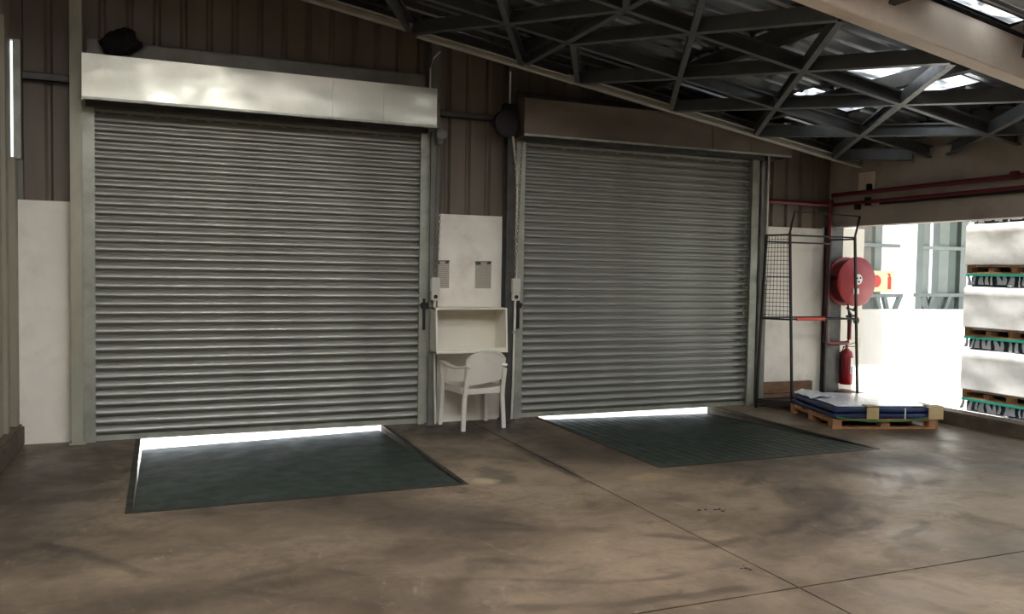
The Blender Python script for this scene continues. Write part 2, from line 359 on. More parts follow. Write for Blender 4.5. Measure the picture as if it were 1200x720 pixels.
# ------------------------------------------------------------------ roof
def roofq(x0, x1, y0, y1, dz, t):
    return [(x0, y0, zroof(x0)+dz), (x1, y0, zroof(x1)+dz), (x1, y1, zroof(x1)+dz), (x0, y1, zroof(x0)+dz),
            (x0, y0, zroof(x0)+dz+t), (x1, y0, zroof(x1)+dz+t), (x1, y1, zroof(x1)+dz+t), (x0, y1, zroof(x0)+dz+t)]
ROOF_GLOW = [(-.6, 2.6, .6, 1.7), (-.6, 2.6, 2.9, 4.0), (3.5, 6.0, 1.75, 2.75), (5.3, 6.05, 4.50, 4.66), (5.95, 6.98, 5.60, 6.35), (6.2, 6.98, 6.90, 7.30)]      # glowing sheets, third added to light the beam, last two imitate reflections; x0,x1,y0,y1
cb = MB(); rx0, rx1 = XL-.2, 8.05
ys = sorted({YB-.2, WY+.2}|{v for s in ROOF_GLOW for v in s[2:]})
for y0, y1 in zip(ys, ys[1:]):
    hole = [s for s in ROOF_GLOW if s[2] <= y0+1e-6 and s[3] >= y1-1e-6]
    if hole:
        s = hole[0]; cb.hexa(roofq(rx0, s[0], y0, y1, .05, .03)); cb.hexa(roofq(s[1], rx1, y0, y1, .05, .03))
    else: cb.hexa(roofq(rx0, rx1, y0, y1, .05, .03))
ceiling = tag(build(cb, 'ceiling', 'steel_dark', at=(0, 0, 3)), kind='structure')
for s in ROOF_GLOW: build(MB().hexa(roofq(*s, .03, .02)), 'roof_glow_sheet', 'skylight' if s[3] < 4.5 else 'roof_glow_patchy', ceiling)
def roof_sheet(y0, y1, x0=rx0, x1=rx1):
    nx = 26; prof = []; yy = y0
    while yy < y1-1e-4:
        for a, b_ in ((0, 0), (.02, .018), (.19, .018), (.21, 0)):
            if yy+a <= y1: prof.append((yy+a, b_))
        yy += .235
    prof.append((y1, 0)); vs = []; fs = []; n = len(prof)
    for i in range(nx+1):
        xx = x0+(x1-x0)*i/nx
        for a, b_ in prof: vs.append((xx, a, zroof(xx)+b_+.012*noise.noise((xx*1.3, a*1.7, 3.1))))
    for i in range(nx):
        for j in range(n-1): fs.append((i*n+j, i*n+j+1, (i+1)*n+j+1, (i+1)*n+j))
    return build(MB().add(vs, fs), 'roof_sheet', 'foil', ceiling)
for y0, y1 in zip(ys, ys[1:]):
    hole = [s for s in ROOF_GLOW if s[2] <= y0+1e-6 and s[3] >= y1-1e-6]
    k = max(1, round((y1-y0)/.94)); st = (y1-y0)/k
    for i in range(k):
        if hole:
            roof_sheet(y0+i*st, y0+(i+1)*st, rx0, hole[0][0]); roof_sheet(y0+i*st, y0+(i+1)*st, hole[0][1], rx1)
        else: roof_sheet(y0+i*st, y0+(i+1)*st)
# channel profile: web with two lipped flanges (a sideways, b up)
def chan(h, wd, t=.005, lip=.015):
    return [(0, 0), (wd, 0), (wd, lip), (wd-t, lip), (wd-t, t), (t, t), (t, h-t), (wd-t, h-t), (wd-t, h-lip), (wd, h-lip), (wd, h), (0, h)]
NRM = Vector((SL, 0, 1)).normalized()
def rp(x, y, dz=0): return (x, y, zr(x)+dz)
def lat(p, q, name='lattice_bar', h=.125, wd=.05, dz=0, gap=.03, mt='steel_lattice'):
    a, b_ = Vector(rp(*p, dz)), Vector(rp(*q, dz)); d = (b_-a).normalized(); a += d*gap; b_ -= d*gap
    return build(MB().sweep([a, b_], [(u-wd/2, v) for u, v in chan(h, wd)], NRM), name, mt, ceiling)
L0, L1, L2, L3 = 7.97, 6.95, 5.90, 4.86
PX = 1.143
# rafters along the slope
lat((-1.15, L0), (2.27, L0), 'rafter', .07, .075, .03, 0, 'rafter_lit'); lat((2.25, L0-.07), (3.92, L0-.07), 'rafter', .06, .06, -.03, 0, 'rafter_lit'); lat((2.27, L0+.03), (3.92, L0+.03), 'rafter', .14, .06, .02, 0); lat((3.88, L0), (7.86, L0), 'rafter', .07, .075, 0, 0, 'rafter_lit')
for Y_ in (L1, L2):
    xs = [-1.15, 1.1, 3.37, 5.7, 7.86]
    for a, b_ in zip(xs, xs[1:]): lat((a, Y_), (b_, Y_), 'lattice_chord', .125, .055, 0, .004)
lat((-1.15, L0), (2.27, L0), 'rafter', .08, .06, .105, 0, 'steel_dark'); lat((3.92, L0), (7.86, L0), 'rafter', .08, .06, .075, 0, 'steel_dark')
# seam bar between the two halves of the lattice
lat((3.37, L0-.08), (3.37, L1), gap=.04); lat((3.37, L1), (3.37, L2), gap=.04); lat((3.37, L2), (3.37, L3), gap=.04)
# right half diagonals
na = [3.43+PX*k for k in range(4)]       # nodes on L1 and L3
nb = [4.0+PX*k for k in range(4)]        # nodes on L0 and L2
for k, xb in enumerate(nb):
    for (ya, yb) in ((L1, L0), (L1, L2), (L3, L2)):
        lat((na[k], ya), (xb, yb))
        if k+1 < 4: lat((na[k+1], ya), (xb, yb))
        else: lat((7.86, ya+(yb-ya)*.2), (xb, yb))
# left half diagonals
for k in range(4):
    xb = 3.37-1.16*k
    for (ya, yb) in ((L1, L0), (L1, L2), (L3, L2)):
        lat((xb-.58, ya), (xb, yb)); 
        if xb-1.16 > -1.1: lat((xb-.58, ya), (xb-1.16, yb))
# purlins above the lattice carry the sheets
for xx in (-.9, .55, 1.95, 3.45, 4.85, 6.25, 7.6):
    a, b_ = rp(xx, YB, .16), rp(xx, WY-.02, .16)
    build(MB().sweep([a, b_], [(u, v) for u, v in chan(.14, .06)], NRM), 'purlin', 'steel_dark', ceiling)
# cream painted portal beams
for Yp in (4.70, .52, -3.68):
    mb = MB(); x0, x1 = XL, 7.87
    mb.hexa([(x0, Yp, zr(x0)), (x1, Yp, zr(x1)), (x1, Yp+.15, zr(x1)), (x0, Yp+.15, zr(x0)), (x0, Yp, zr(x0)+.31), (x1, Yp, zr(x1)+.31), (x1, Yp+.15, zr(x1)+.31), (x0, Yp+.15, zr(x0)+.31)])
    build(mb, 'portal_beam', 'beam_cream', ceiling, bevel=.006)

# ------------------------------------------------------------------ roller shutters
SW, PITCH_S = 3.02, .0825
def slat_mb():
    pr = [(.034, 0), (.034, .026), (-.010, .0265), (-.022, .029), (-.030, .036), (-.031, .044), (-.027, .054), (-.018, .065), (-.008, .075), (0, .0805), (.034, PITCH_S)]
    vs = []; k = len(pr); fs = []
    for xx in (0, SW):
        for a, b_ in pr: vs.append((xx, a, b_))
        for a, b_ in pr: vs.append((xx, a+.004, b_))
    n2 = 2*k
    for j in range(k-1):
        fs.append((j, j+1, n2+j+1, n2+j)); fs.append((k+j, n2+k+j, n2+k+j+1, k+j+1)); fs.append((j, k+j, k+j+1, j+1)); fs.append((n2+j, n2+j+1, n2+k+j+1, n2+k+j))
    fs += [(0, n2, n2+k, k), (k-1, 2*k-1, n2+2*k-1, n2+k-1)]
    return MB().add(vs, fs)
proto_slat = None
def shutter(x0, hood_mat, hood_x, label, clip=None):
    global proto_slat
    r = root('roller_shutter', (x0, WY, 0), label, 'shutter', 'roller shutters in the rear wall')
    for k in range(36):
        loc = (0, 0, .045+k*PITCH_S)
        if proto_slat is None: proto_slat = build(slat_mb(), 'slat', 'galv_slat', r, local=True, smooth=True); proto_slat.location = loc
        else: share(proto_slat, r, loc)
    mb = MB(); mb.box(x0, x0+SW, WY-.03, WY+.04, .004, .05); mb.box(x0, x0+SW, WY-.045, WY+.02, .004, .012); build(mb, 'bottom_rail', 'galv', r)
    for a, b_ in ((x0-.085, x0+.015), (x0+SW-.015, x0+SW+.085)):
        mb = MB(); inner = b_ if a < x0 else a; outer = a if a < x0 else b_
        o0, o1 = sorted((outer, outer+(.012 if a < x0 else -.012)))
        mb.box(a, b_, WY-.085, WY-.073, 0, 3.02); mb.box(o0, o1, WY-.073, WY+.02, 0, 3.02); mb.box(a, b_, WY+.012, WY+.024, 0, 3.02)
        build(mb, 'guide_rail', 'galv', r)
    hx0, hx1 = hood_x
    def front(u, v):
        xx = hx0+(hx1-hx0)*u; z = 3.02+.36*v
        d = .012*noise.noise((xx*2.1, z*4, x0))+.006*noise.noise((xx*6, z*9, x0+4))
        return (xx, WY-.40+d*min(1, 8*v*(1-v)+.2), z)
    mb = MB(); mb.grid(front, 48, 6, (0, .004, 0))
    mb.hexa([(hx0, WY-.40, 3.375), (hx1, WY-.40, 3.375), (hx1, WY-.13, 3.40), (hx0, WY-.13, 3.40), (hx0, WY-.40, 3.382), (hx1, WY-.40, 3.382), (hx1, WY-.13, 3.407), (hx0, WY-.13, 3.407)])
    hd = build(mb, 'hood', hood_mat, r, smooth=True)
    build(MB().box(hx0, hx1, WY-.405, WY-.37, 2.998, 3.018), 'hood_lip', 'galv', r)
    for sx_ in (hx0+.75*(hx1-hx0)*.9, hx0+.83*(hx1-hx0)):
        mb = MB(); mb.box(sx_-.004, sx_+.004, WY-.408, WY-.397, 3.03, 3.37); build(mb, 'seam', hood_mat, r)
    for xx in (hx0, hx1-.006): build(MB().box(xx, xx+.006, WY-.40, WY-.02, 2.99, 3.385), 'hood_end', hood_mat, r)
    build(MB().tube([(hx0+.02, WY-.2, 3.19), (hx1-.02, WY-.2, 3.19)], .12, 16), 'barrel', 'steel_dark', r, smooth=True)
    build(MB().box(hx0+.01, hx1-.01, WY-.14, WY+.04, 2.985, 3.03), 'head_seal', 'steel_dark', r)
    for xx, side in ((x0-.06, -1), (x0+SW+.02, 1)):
        if (x0 < 1) == (side > 0):
            mb = MB(); mb.box(xx, xx+.022, WY-.12, WY-.085, .98, 1.30); mb.box(xx-.015, xx+.045, WY-.125, WY-.085, 1.20, 1.26); mb.tube([(xx-.03, WY-.11, 1.235), (xx+.06, WY-.11, 1.235)], .009)
            build(mb, 'lock_bolt', 'black_steel', r)
    return r
shutter(-.56, 'hood', (-.62, 2.51), 'grey slatted roller shutter with bright dented hood beside the left wall')
shutter(3.59, 'hood_dull', (3.45, 6.9), 'grey slatted roller shutter under dull dark hood, beside the hose reel corner')

# ------------------------------------------------------------------ dock levellers
def leveller(x0, x1, dl, dr, label):
    r = root('dock_leveller', ((x0+x1)/2, 5.93, 0), label, 'dock leveller', 'dock plates in front of the shutters')
    y0, y1 = 5.93, 8.50
    mb = MB(); mb.hexa([(x0+.02, y0+.01, -.03), (x1-.02, y0+.01, -.03), (x1-.02, y1, dr-.03), (x0+.02, y1, dl-.03), (x0+.02, y0+.01, -.001), (x1-.02, y0+.01, -.001), (x1-.02, y1, dr), (x0+.02, y1, dl)])
    pl = build(mb, 'plate', 'plate', r)
    mb = MB(); n = 20
    for i in range(n):       # long anti-slip ribs across the plate
        t = (i+.5)/n; xx = x0+.06+(x1-x0-.12)*t; zz = dl+(dr-dl)*t
        mb.hexa([(xx-.006, y0+.06, -.002), (xx+.006, y0+.06, -.002), (xx+.006, y1-.02, zz-.002), (xx-.006, y1-.02, zz-.002), (xx-.004, y0+.06, .000), (xx+.004, y0+.06, .000), (xx+.004, y1-.02, zz+.0015), (xx-.004, y1-.02, zz+.0015)])
    build(mb, 'tread_ribs', 'plate', pl)
    for xx in (x0-.03, x1-.012):
        build(MB().box(xx, xx+.042, y0-.03, WY-.02, -.012, .004), 'frame_angle', 'plate_edge', r)
    build(MB().box(x0+.012, x1-.012, y0-.035, y0+.004, -.012, .003), 'hinge_strip', 'plate_edge', r)
leveller(-.19, 2.09, -.115, -.06, 'dark green steel dock plate in front of the bright-hooded shutter')
leveller(3.81, 6.15, -.045, -.085, 'dark green steel dock plate in front of the dull-hooded shutter')

# ------------------------------------------------------------------ things on the middle pier
def paper(x0, x1, lab):
    r = root('notice', ((x0+x1)/2, WY-.032, 1.41), lab, 'notice', 'notices on the white pier')
    build(MB().grid(lambda u, v: (x0+(x1-x0)*u, WY-.034-.004*math.sin(u*3)*v, 1.41+.28*v), 4, 4, (0, .001, 0)), 'sheet', 'notice', r)
    mb = MB(); mb.add([(x0-.005, WY-.037, 1.695), (x1+.005, WY-.037, 1.70), (x1-.01, WY-.037, 1.668), (x0+.01, WY-.037, 1.655)], [(0, 1, 2, 3)]); mb.add([(x0-.005, WY-.034, 1.695), (x1+.005, WY-.034, 1.70), (x1-.01, WY-.034, 1.668), (x0+.01, WY-.034, 1.655)], [(3, 2, 1, 0)])
    build(mb, 'header_strip', 'steel_dark', r)
paper(2.62, 2.78, 'printed notice on the white pier nearer the bright-hooded shutter')
paper(3.07, 3.25, 'printed notice on the white pier nearer the dull-hooded shutter')
r = root('wall_cubby', (2.93, 8.3, .76), 'open-fronted white board cubby fixed to the pier above the chair', 'shelf')
bx0, bx1, by0, by1, bz0, bz1 = 2.545, 3.32, 8.10, WY-.035, .755, 1.215
build(MB().box(bx0, bx1, by0+.04, by1, bz1-.018, bz1), 'top_board', 'board_white', r, bevel=.002)
build(MB().box(bx0, bx1, by0, by1, bz0, bz0+.018), 'bottom_board', 'board_white', r, bevel=.002)
for xx in (bx0, bx1-.018):
    mb = MB(); mb.hexa([(xx, by0, bz0), (xx+.018, by0, bz0), (xx+.018, by1, bz0), (xx, by1, bz0), (xx, by0+.04, bz1), (xx+.018, by0+.04, bz1), (xx+.018, by1, bz1), (xx, by1, bz1)])
    build(mb, 'side_board', 'board_white', r)
build(MB().box(bx0+.018, bx1-.018, by1-.012, by1, bz0+.018, bz1-.018), 'back_board', 'board_white', r)
build(MB().box(bx0+.018, bx1-.018, by0+.012, by0+.026, bz0+.018, bz0+.05), 'front_lip', 'board_white', r)

# plastic chair with its back to the room
def chair():
    r = root('plastic_chair', (2.955, 8.13, 0), 'white moulded plastic armchair with its back to the room, under the cubby', 'chair', rz=math.radians(8))
    def seat(u, v):
        a = (u-.5)*2; b_ = v; wd = .225+.02*b_; xx = a*wd; yy = -.20+.42*b_
        return (xx, yy, .415+.018*abs(a)**2+.02*b_**3-.012*math.sin(math.pi*b_)*(1-a*a))
    build(MB().grid(seat, 10, 8, (0, 0, -.012)), 'seat', 'plastic_white', r, True, True)
    sk = MB(); sk.box(-.22, .22, -.215, -.195, .36, .415); sk.box(-.235, .235, .20, .22, .365, .425)
    for s in (-1, 1): sk.box(s*.225-.01, s*.225+.01, -.2, .21, .365, .42)
    build(sk, 'seat_rim', 'plastic_white', r, True, bevel=.004)
    def back(u, v):
        a = (u-.5)*2; hw = .215-.005*v; topz = .80-.085*abs(a)**2.6; z = .475+.03*a+(topz-.475-.03*a)*v
        t = (z-.42)/.4
        return (a*hw, -.215-.075*t-.035*(1-a*a), z)
    bk = build(MB().grid(back, 14, 10, (0, .014, 0)), 'backrest', 'plastic_white', r, True, True)
    rim = [Vector(back(u/14, 1)) for u in range(15)]
    rim = [Vector(back(0, 0))]+[Vector(back(0, v/5)) for v in range(1, 5)]+rim+[Vector(back(1, v/5)) for v in (4, 3, 2, 1, 0)]
    build(MB().sweep([p+Vector((0, .004, 0)) for p in rim], [(-.011, -.012), (.011, -.012), (.011, .012), (-.011, .012)], (0, 1, 0)), 'backrest_rim', 'plastic_white', bk, True, True)
    for s in (-1, 1):
        prof = [(-.022, -.014), (.022, -.014), (.022, .014), (-.022, .014)]
        build(MB().sweep([(s*.205, -.285, .62), (s*.21, -.245, .45), (s*.215, -.225, .33), (s*.232, -.235, 0)], prof, (0, 1, 0)), 'leg', 'plastic_white', r, True, bevel=.004)
        build(MB().sweep([(s*.275, .17, .645), (s*.262, .185, .45), (s*.258, .20, .25), (s*.27, .215, 0)], prof, (0, 1, 0)), 'leg', 'plastic_white', r, True, bevel=.004)
        arm = [(s*.205, -.285, .655), (s*.235, -.22, .635), (s*.262, -.12, .622), (s*.275, 0, .632), (s*.28, .10, .655), (s*.277, .165, .662), (s*.274, .20, .645)]
        build(MB().sweep(arm, [(-.024, -.01), (.024, -.01), (.028, 0), (.024, .012), (-.024, .012), (-.028, 0)], (0, 0, 1)), 'armrest', 'plastic_white', r, True, True)
chair()

# isolator boxes, conduits
def iso(x, label):
    r = root('isolator_box', (x, WY-.19, 1.31), label, 'switch', 'isolator boxes beside the shutters')
    yb = WY-.175
    bd = build(MB().box(x-.045, x+.045, yb-.06, yb, 1.37, 1.52), 'box_body', 'box_white', r, bevel=.006)
    build(MB().box(x-.04, x+.045, yb-.05, yb, 1.285, 1.368), 'switch_body', 'box_white', r, bevel=.005)
    build(MB().lathe([(.020, -.012), (.020, .0)], (x, yb-.05, 1.325), 'y', 14), 'rotary_knob', 'black_steel', r)
iso(2.575, 'white isolator box with black knob beside the bright-hooded shutter')
iso(3.465, 'white isolator box with black knob beside the dull-hooded shutter')
def pipe(name, pts, rad, mt, label, cat, group=None, clips=()):
    r = root(name, pts[-1], label, cat, group)
    build(MB().tube(pts, rad, 10), 'tube', mt, r, smooth=True)
    for p in clips: build(MB().box(p[0]-rad*2, p[0]+rad*2, p[1]-rad*1.2, p[1]+rad*1.2, p[2]-.012, p[2]+.012), 'clip', 'galv', r)
    return r
yc = WY-.195
pipe('conduit', [(2.575, yc, 1.285), (2.572, yc, .9), (2.585, yc, .4), (2.60, yc, .02)], .012, 'conduit', 'pale conduit dropping to the floor below the box by the bright-hooded shutter', 'conduit', 'conduits on the pier', [(2.573, yc, 1.0)])
pipe('conduit', [(3.465, yc, 1.285), (3.462, yc, .9), (3.455, yc, .4), (3.445, yc, .02)], .012, 'conduit', 'pale conduit dropping to the floor below the box by the dull-hooded shutter', 'conduit', 'conduits on the pier', [(3.462, yc, .95)])
pipe('conduit', [(3.47, yc, 1.52), (3.47, yc, 2.3), (3.45, yc, 2.7), (3.41, yc, 3.01)], .012, 'conduit', 'thin conduit rising from the box by the dull-hooded shutter to the black gear', 'conduit', 'conduits on the pier', [(3.47, yc, 1.95), (3.47, yc, 2.5)])
pipe('conduit', [(2.50, WY-.2, 3.41), (2.50, WY-.2, 3.62), (2.53, WY-.2, 3.72), (2.60, WY-.2, 3.80)], .009, 'conduit', 'thin bent conduit rising from the end of the bright hood', 'conduit', 'conduits on the pier')
pipe('conduit', [(6.765, WY-.16, 3.03), (6.765, WY-.16, 2.2), (6.77, WY-.16, 1.60)], .011, 'conduit', 'thin conduit on the jamb between the dull-hooded shutter and the wire rack', 'conduit', None, [(6.765, WY-.16, 2.72), (6.765, WY-.16, 2.05)])
pipe('conduit', [(3.37, yc, 3.35), (3.37, yc, 3.68)], .010, 'conduit', 'short conduit rising from the black gear towards the roof', 'conduit', 'conduits on the pier')
r = root('junction_box', (6.77, WY-.16, 1.49), 'small white junction box on the jamb next to the wire rack', 'switch')
build(MB().box(6.73, 6.81, WY-.2, WY-.14, 1.49, 1.60), 'box_body', 'box_white', r, bevel=.005); build(MB().box(6.735, 6.805, WY-.208, WY-.2, 1.495, 1.595), 'box_lid', 'box_white', r, bevel=.003)

# hand chains
def chain(x, y, z0, z1, x2, label):
    mb = MB(); n = int((z1-z0)/.034); a = .010
    for s in range(2):
        for i in range(n):
            t = i/(n-1); z = z0+(z1-z0)*t; xx = x+(x2-x)*t+(s-.5)*(.02+.05*t)
            if i % 2: mb.tube([(xx-a, y, z-.018), (xx-a, y, z+.018), (xx+a, y, z+.018), (xx+a, y, z-.018), (xx-a, y, z-.018)], .0035, 4)
            else: mb.tube([(xx, y-a, z-.018), (xx, y-a, z+.018), (xx, y+a, z+.018), (xx, y+a, z-.018), (xx, y-a, z-.018)], .0035, 4)
    tag(build(mb, 'hand_chain', 'chain'), label, 'chain', 'hand chains of the shutters')
chain(2.555, WY-.27, 1.56, 3.0, 2.60, 'long hand chain hanging beside the bright-hooded shutter')
chain(3.42, WY-.27, 1.56, 2.95, 3.45, 'long hand chain hanging beside the dull-hooded shutter')
r = root('chain_gearbox', (3.36, WY-.2, 2.98), 'black chain hoist gear at the pier end of the dull hood', 'gear')
build(MB().lathe([(.06, -.05), (.13, -.045), (.14, -.02), (.115, 0), (.14, .02), (.13, .045), (.06, .05)], (3.29, WY-.28, 3.12), 'y', 20), 'chain_wheel', 'black_steel', r, smooth=True)
build(MB().box(3.28, 3.435, WY-.25, WY-.165, 3.02, 3.34), 'gear_housing', 'black_steel', r, bevel=.015)
r = root('chain_guide', (2.59, WY-.2, 2.86), 'small chain guide at the pier end of the bright hood', 'gear')
build(MB().lathe([(.03, -.03), (.055, -.025), (.04, 0), (.055, .025), (.03, .03)], (2.60, WY-.27, 2.96), 'y', 16), 'chain_wheel', 'steel_grey', r, smooth=True)
build(MB().box(2.565, 2.62, WY-.26, WY-.16, 2.86, 3.02), 'bracket', 'steel_grey', r, bevel=.004)
# dark clump hanging over the bright hood
mb = MB()
def clump(u, v):
    th = 2*math.pi*u; ph = math.pi*v; k = 1+.35*noise.noise((math.cos(th)*2, math.sin(th)*2, v*5))
    return (-.33+.15*k*math.sin(ph)*math.cos(th)+.05*math.cos(ph), WY-.24+.09*k*math.sin(ph)*math.sin(th), 3.53+.12*k*math.cos(ph))
mb.grid(clump, 18, 12)
tag(build(mb, 'cobweb_clump', 'black_gunk', smooth=True), 'black sooty clump clinging above the bright dented hood', 'clump')

# ------------------------------------------------------------------ red fire pipes
yp = WY-.06
def rpipe(runs, label, loc):
    r = root('fire_pipe', loc, label, 'pipe', 'red fire pipes')
    for pts, rad in runs:
        build(MB().tube(pts, rad, 12), 'tube', 'red_pipe', r, smooth=True)
    return r
r = rpipe([([(6.80, yp-.06, 2.50), (7.60, yp-.06, 2.495)], .028), ([(7.735, WY-.16, 2.56), (7.735, WY-.16, .80)], .03), ([(7.735, WY-.16, .80), (7.75, WY-.16, .765), (7.79, WY-.16, .75), (8.06, WY-.16, .75), (8.095, WY-.16, .765), (8.11, WY-.16, .80), (8.11, WY-.16, 1.03)], .026), ([(7.60, yp-.06, 2.495), (7.735, WY-.16, 2.495)], .028)],
          'red fire pipe along the rear cladding dropping to the hose reel', (7.735, WY-.16, .75))
for z in (2.495, .80): build(MB().lathe([(.038, -.04), (.038, .04)], (7.735, WY-.16, z), 'z', 12), 'coupling', 'red_pipe', r, smooth=True)
r = rpipe([([(7.82, WY-.1, 2.615), (7.82, YB, 2.635)], .026)], 'upper red pipe along the fascia of the open side', (7.82, WY-.1, 2.6))
build(MB().box(7.785, 7.855, 5.86, 5.94, 2.59, 2.67), 'coupling', 'red_pipe', r, bevel=.01)
rpipe([([(7.82, WY-.1, 2.495), (7.82, YB, 2.53)], .022)], 'lower red pipe along the fascia of the open side', (7.82, WY-.1, 2.48))

# ------------------------------------------------------------------ hose reel
hx, hz = 8.055, 1.535
r = root('hose_reel', (hx, WY, 1.2), 'red fire hose reel with white hub on the corner wall', 'hose reel')
build(MB().lathe([(.30, 0), (.31, .008), (.31, .02), (.295, .022), (.02, .016)], (hx, 8.15, hz), 'y', 40), 'front_disc', 'red', r, smooth=True)
build(MB().lathe([(.02, 0), (.295, 0), (.31, .006), (.31, .02), (.30, .024)], (hx, 8.335, hz), 'y', 40), 'rear_disc', 'red', r, smooth=True)
mb = MB()
for i in range(7): 
    yy = 8.185+i*.022
    mb.tube([(hx+.27*math.cos(2*math.pi*k/28), yy, hz+.27*math.sin(2*math.pi*k/28)) for k in range(29)], .0125, 6)
build(mb, 'coiled_hose', 'red_pipe', r, smooth=True)
hub = build(MB().lathe([(.0, -.014), (.055, -.014), (.066, -.006), (.066, .004)], (hx+.01, 8.148, hz+.03), 'y', 24), 'hub', 'label_white', r, smooth=True)
for a in range(3): build(MB().lathe([(.013, -.006), (.013, .0)], (hx+.01+.032*math.cos(a*2.1+.6), 8.134, hz+.03+.032*math.sin(a*2.1+.6)), 'y', 10), 'hub_hole', 'black_steel', hub)
build(MB().box(hx-.06, hx+.03, 8.142, 8.15, hz-.155, hz-.085), 'instruction_label', 'label_white', r)
mb = MB(); mb.bar((hx, 8.36, hz), (hx, WY, hz), .08, .25); mb.bar((hx, 8.36, hz), (hx, 8.15, hz), .04, .04); build(mb, 'wall_bracket', 'black_steel', r)
build(MB().tube([(hx+.05, 8.2, hz-.29), (hx-.02, 8.17, hz-.36), (hx-.10, 8.2, hz-.33), (hx+.02, 8.25, hz-.42), (hx+.06, 8.3, hz-.47)], .014, 8), 'hose_end', 'rubber', r, smooth=True)
mb = MB(); mb.lathe([(.03, -.05), (.03, .05)], (8.11, WY-.16, 1.06), 'z', 12); mb.bar((8.05, WY-.17, 1.09), (8.2, WY-.17, 1.10), .03, .03); mb.lathe([(.045, -.01), (.045, .01)], (8.17, WY-.21, 1.04), 'y', 14)
build(mb, 'stop_valve', 'steel_dark', r, smooth=True)
build(MB().tube([(8.10, WY-.16, 1.10), (8.07, 8.3, 1.22), (hx, 8.33, hz-.2)], .013, 8), 'feed_hose', 'rubber', r, smooth=True)

# ------------------------------------------------------------------ fire extinguisher
ex, ey = 8.12, WY-.115
r = root('fire_extinguisher', (ex, ey, .22), 'red fire extinguisher hung on the corner wall below the hose reel', 'extinguisher')
body = build(MB().lathe([(.0, .215), (.07, .215), (.082, .23), (.084, .30), (.084, .58), (.07, .635), (.035, .66), (.028, .675), (.0, .675)], (ex, ey, 0), 'z', 24), 'cylinder', 'red', r, smooth=True)
def arc_label(z0, z1, a0, a1, mt, nm):
    build(MB().grid(lambda u, v: (ex+.0855*math.cos(a0+(a1-a0)*u), ey+.0855*math.sin(a0+(a1-a0)*u), z0+(z1-z0)*v), 8, 1), nm, mt, body, smooth=True)
arc_label(.36, .56, math.radians(-95), math.radians(-35), 'label_white', 'label'); arc_label(.37, .45, math.radians(-92), math.radians(-38), 'label_blue', 'label_band')
build(MB().lathe([(.018, .67), (.018, .72)], (ex, ey, 0), 'z', 12), 'valve', 'steel_dark', r)
mb = MB(); mb.bar((ex-.01, ey, .715), (ex+.09, ey-.05, .755), .018, .008); mb.bar((ex-.01, ey, .70), (ex+.085, ey-.05, .705), .018, .008); build(mb, 'lever', 'red', r)
build(MB().tube([(ex-.015, ey, .695), (ex-.07, ey-.02, .70), (ex-.10, ey-.03, .64), (ex-.098, ey-.03, .45), (ex-.093, ey-.03, .33)], .010, 8), 'hose', 'rubber', r, smooth=True)
build(MB().box(ex-.03, ex+.03, ey+.08, WY, .45, .62), 'wall_hook', 'steel_dark', r)

# ------------------------------------------------------------------ wire rack in the corner
zb = .085
FT = {'A': (6.62, 8.24), 'B': (6.89, 7.92), 'C': (7.66, 8.25), 'D': (7.90, 7.92)}
TP = {'A': (6.69, 8.22, 2.08), 'B': (6.79, 7.93, 2.10), 'C': (7.69, 8.24, 2.05), 'D': (7.77, 7.92, 2.08)}
def onpost(k, z):
    t = (z-zb)/(TP[k][2]-zb); return Vector((FT[k][0]+(TP[k][0]-FT[k][0])*t, FT[k][1]+(TP[k][1]-FT[k][1])*t, z))
r = root('wire_rack', (7.25, 8.05, 0), 'tall black steel rack with wire mesh side standing in the corner', 'rack')
for k in 'ABCD': build(MB().bar((*FT[k], .0), TP[k], .024, .024, (0, 1, 0)), 'post', 'black_steel', r)
for a, b_, z in (('A', 'B', 2.075), ('C', 'D', 2.05), ('A', 'C', 2.00), ('B', 'D', 2.07), ('A', 'B', 1.08), ('C', 'D', 1.08), ('A', 'B', .10), ('C', 'D', .10), ('A', 'C', .10), ('B', 'D', .10), ('A','C',1.09)):
    build(MB().bar(onpost(a, z), onpost(b_, z), .02, .02), 'rail', 'black_steel', r)
pB, pD = onpost('B', 1.085), onpost('D', 1.085)
build(MB().bar(pB, pD, .018, .022), 'rail', 'black_steel', r)
a = pB.lerp(pD, .08); b_ = pB.lerp(pD, .50); build(MB().tube([a, b_], .019, 8), 'orange_sleeve', 'orange', r, smooth=True)
for k in 'BD': build(MB().bar(TP[k], (TP[k][0]+.065, TP[k][1], TP[k][2]+.25), .018, .018, (0, 1, 0)), 'upright_extension', 'black_steel', r)
build(MB().bar((TP['B'][0]+.065, TP['B'][1], 2.35), (TP['D'][0]+.065, TP['D'][1], 2.33), .014, .014), 'top_bar', 'black_steel', r)
mb = MB()
for i in range(1, 8):
    t = i/8; mb.tube([onpost('A', 1.08).lerp(onpost('B', 1.08), t), onpost('A', 2.075).lerp(onpost('B', 2.075), t)], .003, 4)
for i in range(1, 20):
    z = 1.08+.995*i/20; mb.tube([onpost('A', z), onpost('B', z)], .003, 4)
build(mb, 'wire_mesh', 'black_steel', r)['kind'] = 'stuff'
build(MB().tube([onpost('A', 1.58).lerp(onpost('B', 1.58), .1)+Vector((0, -.02, 0)), onpost('A', 1.58).lerp(onpost('B', 1.58), .9)+Vector((0, -.02, 0))], .008, 6), 'hook_bar', 'black_steel', r)
build(MB().hexa([(*FT['A'], .06), (*FT['B'], .06), (*FT['D'], .06), (*FT['C'], .06), (*FT['A'], .085), (*FT['B'], .085), (*FT['D'], .085), (*FT['C'], .085)]), 'base_tray', 'black_steel', r)

